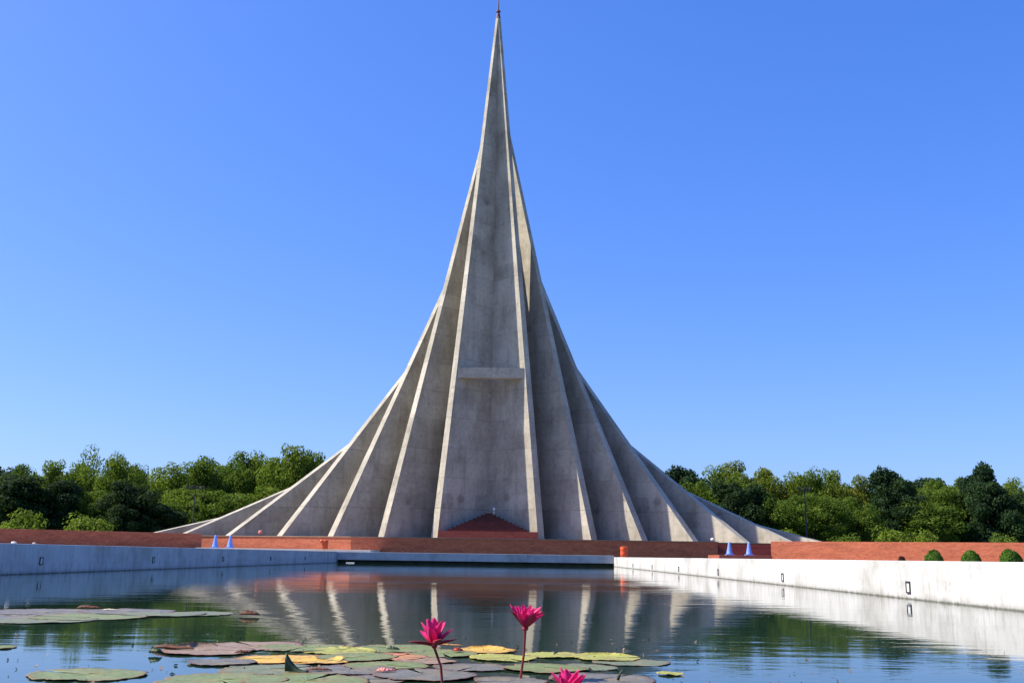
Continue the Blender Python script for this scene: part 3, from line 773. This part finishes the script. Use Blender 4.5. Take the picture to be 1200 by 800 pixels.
def petal(parent, L, W, open_deg, az, m, curve=.35, name='petal', z0=0):
    n, k = 12, 6; vs = []; uvs = []
    tilt = R(open_deg)
    p = Vector((.004, 0, z0)); ang = tilt + curve*.9
    cur = []
    for i in range(n+1):
        cur.append((p.copy(), ang)); ang = tilt + curve*(.9 - 1.6*(i/n)); p += Vector((math.sin(ang), 0, math.cos(ang)))*L/n
    for i, (c, a) in enumerate(cur):
        f = i/n; wd = W*(math.sin(math.pi*min(1, f**.8*.97+.03)))**.75 if i < n else .0005
        for j in range(k+1):
            u = 2*j/k-1
            cup = wd*.42*u*u*(1-.3*f)
            vs.append((c.x - math.cos(a)*cup, u*wd/2, c.z + math.sin(a)*cup)); uvs.append(((u+1)/2, f))
    fs = [(i*(k+1)+j, i*(k+1)+j+1, (i+1)*(k+1)+j+1, (i+1)*(k+1)+j) for i in range(n) for j in range(k)]
    o = mesh(name, vs, fs, m, parent, True, uv=False); ul = o.data.uv_layers.new(name='uv')
    for l in o.data.loops: ul.data[l.index].uv = uvs[l.vertex_index]
    o.rotation_euler = (0, 0, az); sm = o.modifiers.new('thickness','SOLIDIFY'); sm.thickness = .0012; sm.offset = 0
    return o
def bloom(base, head, stem_mid, whorls, label, size=1.0, tilt=(0,0), seed=0):
    rr = random.Random(seed)
    t = thing('water_lily_bloom', base, label, 'water lily', 'pink water lilies')
    hd = Vector(head) - Vector(base)
    MB().tube([Vector((0,0,-.25)) - Vector((hd.x*.4,0,0)), (0,0,0), Vector(stem_mid)-Vector(base), hd*.97, hd], [.0062,.0062,.0056,.0058,.008], 10).build('stem', stemm, t, True)
    hx = bpy.data.objects.new('flower_head', None); 
    rc = MB().lathe([(.006,-.006),(.012,0),(.015,.008),(.012,.014),(.004,.016)], 12).build('flower_base', sepal, t, True)
    rc.location = hd; rc.rotation_euler = (R(tilt[0]), R(tilt[1]), 0)
    for (cnt_, L, W, od, m, cv, off) in whorls:
        for i in range(cnt_):
            petal(rc, L*size*rr.uniform(.93,1.05), W*size*rr.uniform(.9,1.1), od+rr.uniform(-5,5), off + 2*math.pi*i/cnt_ + rr.uniform(-.12,.12), m, cv, 'sepal' if m is sepal else 'petal', .006)
    mb = MB()
    for i in range(26):
        a = rr.uniform(0,6.28); r0 = rr.uniform(.001,.008); l = rr.uniform(.018,.03)*size
        mb.tube([(r0*math.cos(a),r0*math.sin(a),.01),(r0*1.8*math.cos(a),r0*1.8*math.sin(a),.012+l)], [.0012,.0006], 4)
    mb.build('stamens', stamm, rc)
    return t
# left bloom: wide open, few long petals
bloom((-.290,4.60,.0), (-.329,4.58,.172), (-.300,4.6,.09),
      [(4,.105,.034,74,sepal,.10,.35),(3,.115,.044,52,pm,.12,.3),(5,.120,.052,24,pm,.16,.6),(4,.115,.052,9,pm,.12,.2)],
      'open pink water lily with spreading pointed petals, left of the two tall ones', 1.0, (-4,-3), 5)
# right bloom: cup shaped
bloom((.046,4.98,.0), (.066,4.95,.224), (.062,4.97,.12),
      [(4,.118,.036,47,sepal,.05,.5),(9,.126,.046,44,pm,.05,.1),(8,.120,.044,34,pm,.10,.4),(7,.11,.032,18,pm,.10,.1)],
      'cup shaped magenta water lily on the tallest stem, right of the two tall ones', 1.0, (6,5), 8)
# low bloom cut by the frame
bloom((.245,4.36,.0), (.240,4.35,-.0), (.242,4.36,-.05),
      [(4,.095,.034,60,sepal,.1,.5),(6,.118,.052,40,pm,.12,.1),(5,.115,.052,18,pm,.12,.4),(4,.10,.045,6,pm,.1,.1)],
      'pink water lily low on the water, cut by the bottom edge', 1.0, (0,0), 12)

rng = np.random.default_rng(77); V = []
for _ in range(650):
    y = 3.9 + 3.6*rng.random()**1.2; x = rng.normal(-.5, 1.3)*y/5.5
    a = rng.random()*6.28; l = .004 + .012*rng.random()**2; w_ = l*(.3+.5*rng.random())
    ca, sa = math.cos(a), math.sin(a)
    for u, v in ((-l,0),(0,-w_),(l,0),(0,w_)): V.append((x+u*ca-v*sa, y+u*sa+v*ca, .0015+.014*(rng.random()**6)))
tag(bpy.data.objects.new('leaf_litter', leaf_mesh('leaf_litter', np.array(V), noisy('floating_litter', (.10,.06,.03), (.22,.16,.10), 9))), 'fine brown and straw litter floating among the lily pads', 'leaf litter', kind='stuff')
C.objects.link(bpy.data.objects['leaf_litter'])
# small odds and ends on the pool coping
t = tag(MB().lathe([(.02,0),(.05,.01),(.06,.03),(.04,.045),(.01,.05)], 10).build('stone', M['white'], None, True), 'small white stone on top of the shaded left pool wall', 'stone')
t.location = (pl(23.6)-.2, 23.6, .675)
t = tag(MB().lathe([(.02,0),(.04,.01),(.05,.02),(.03,.035),(.01,.04)], 10).build('stone', M['kerb'], None, True), 'small grey stone right of the white one on the left pool wall', 'stone')
t.location = (pl(24.6)-.2, 24.6, .675)
t = tag(MB().box(-.25,-.1,0,.25,.1,.05).build('float', M['white'], None, bevel=.02), 'small white float on the water at the far left corner of the pool', 'float')
t.location = (-9.75, 63.2, -.01)
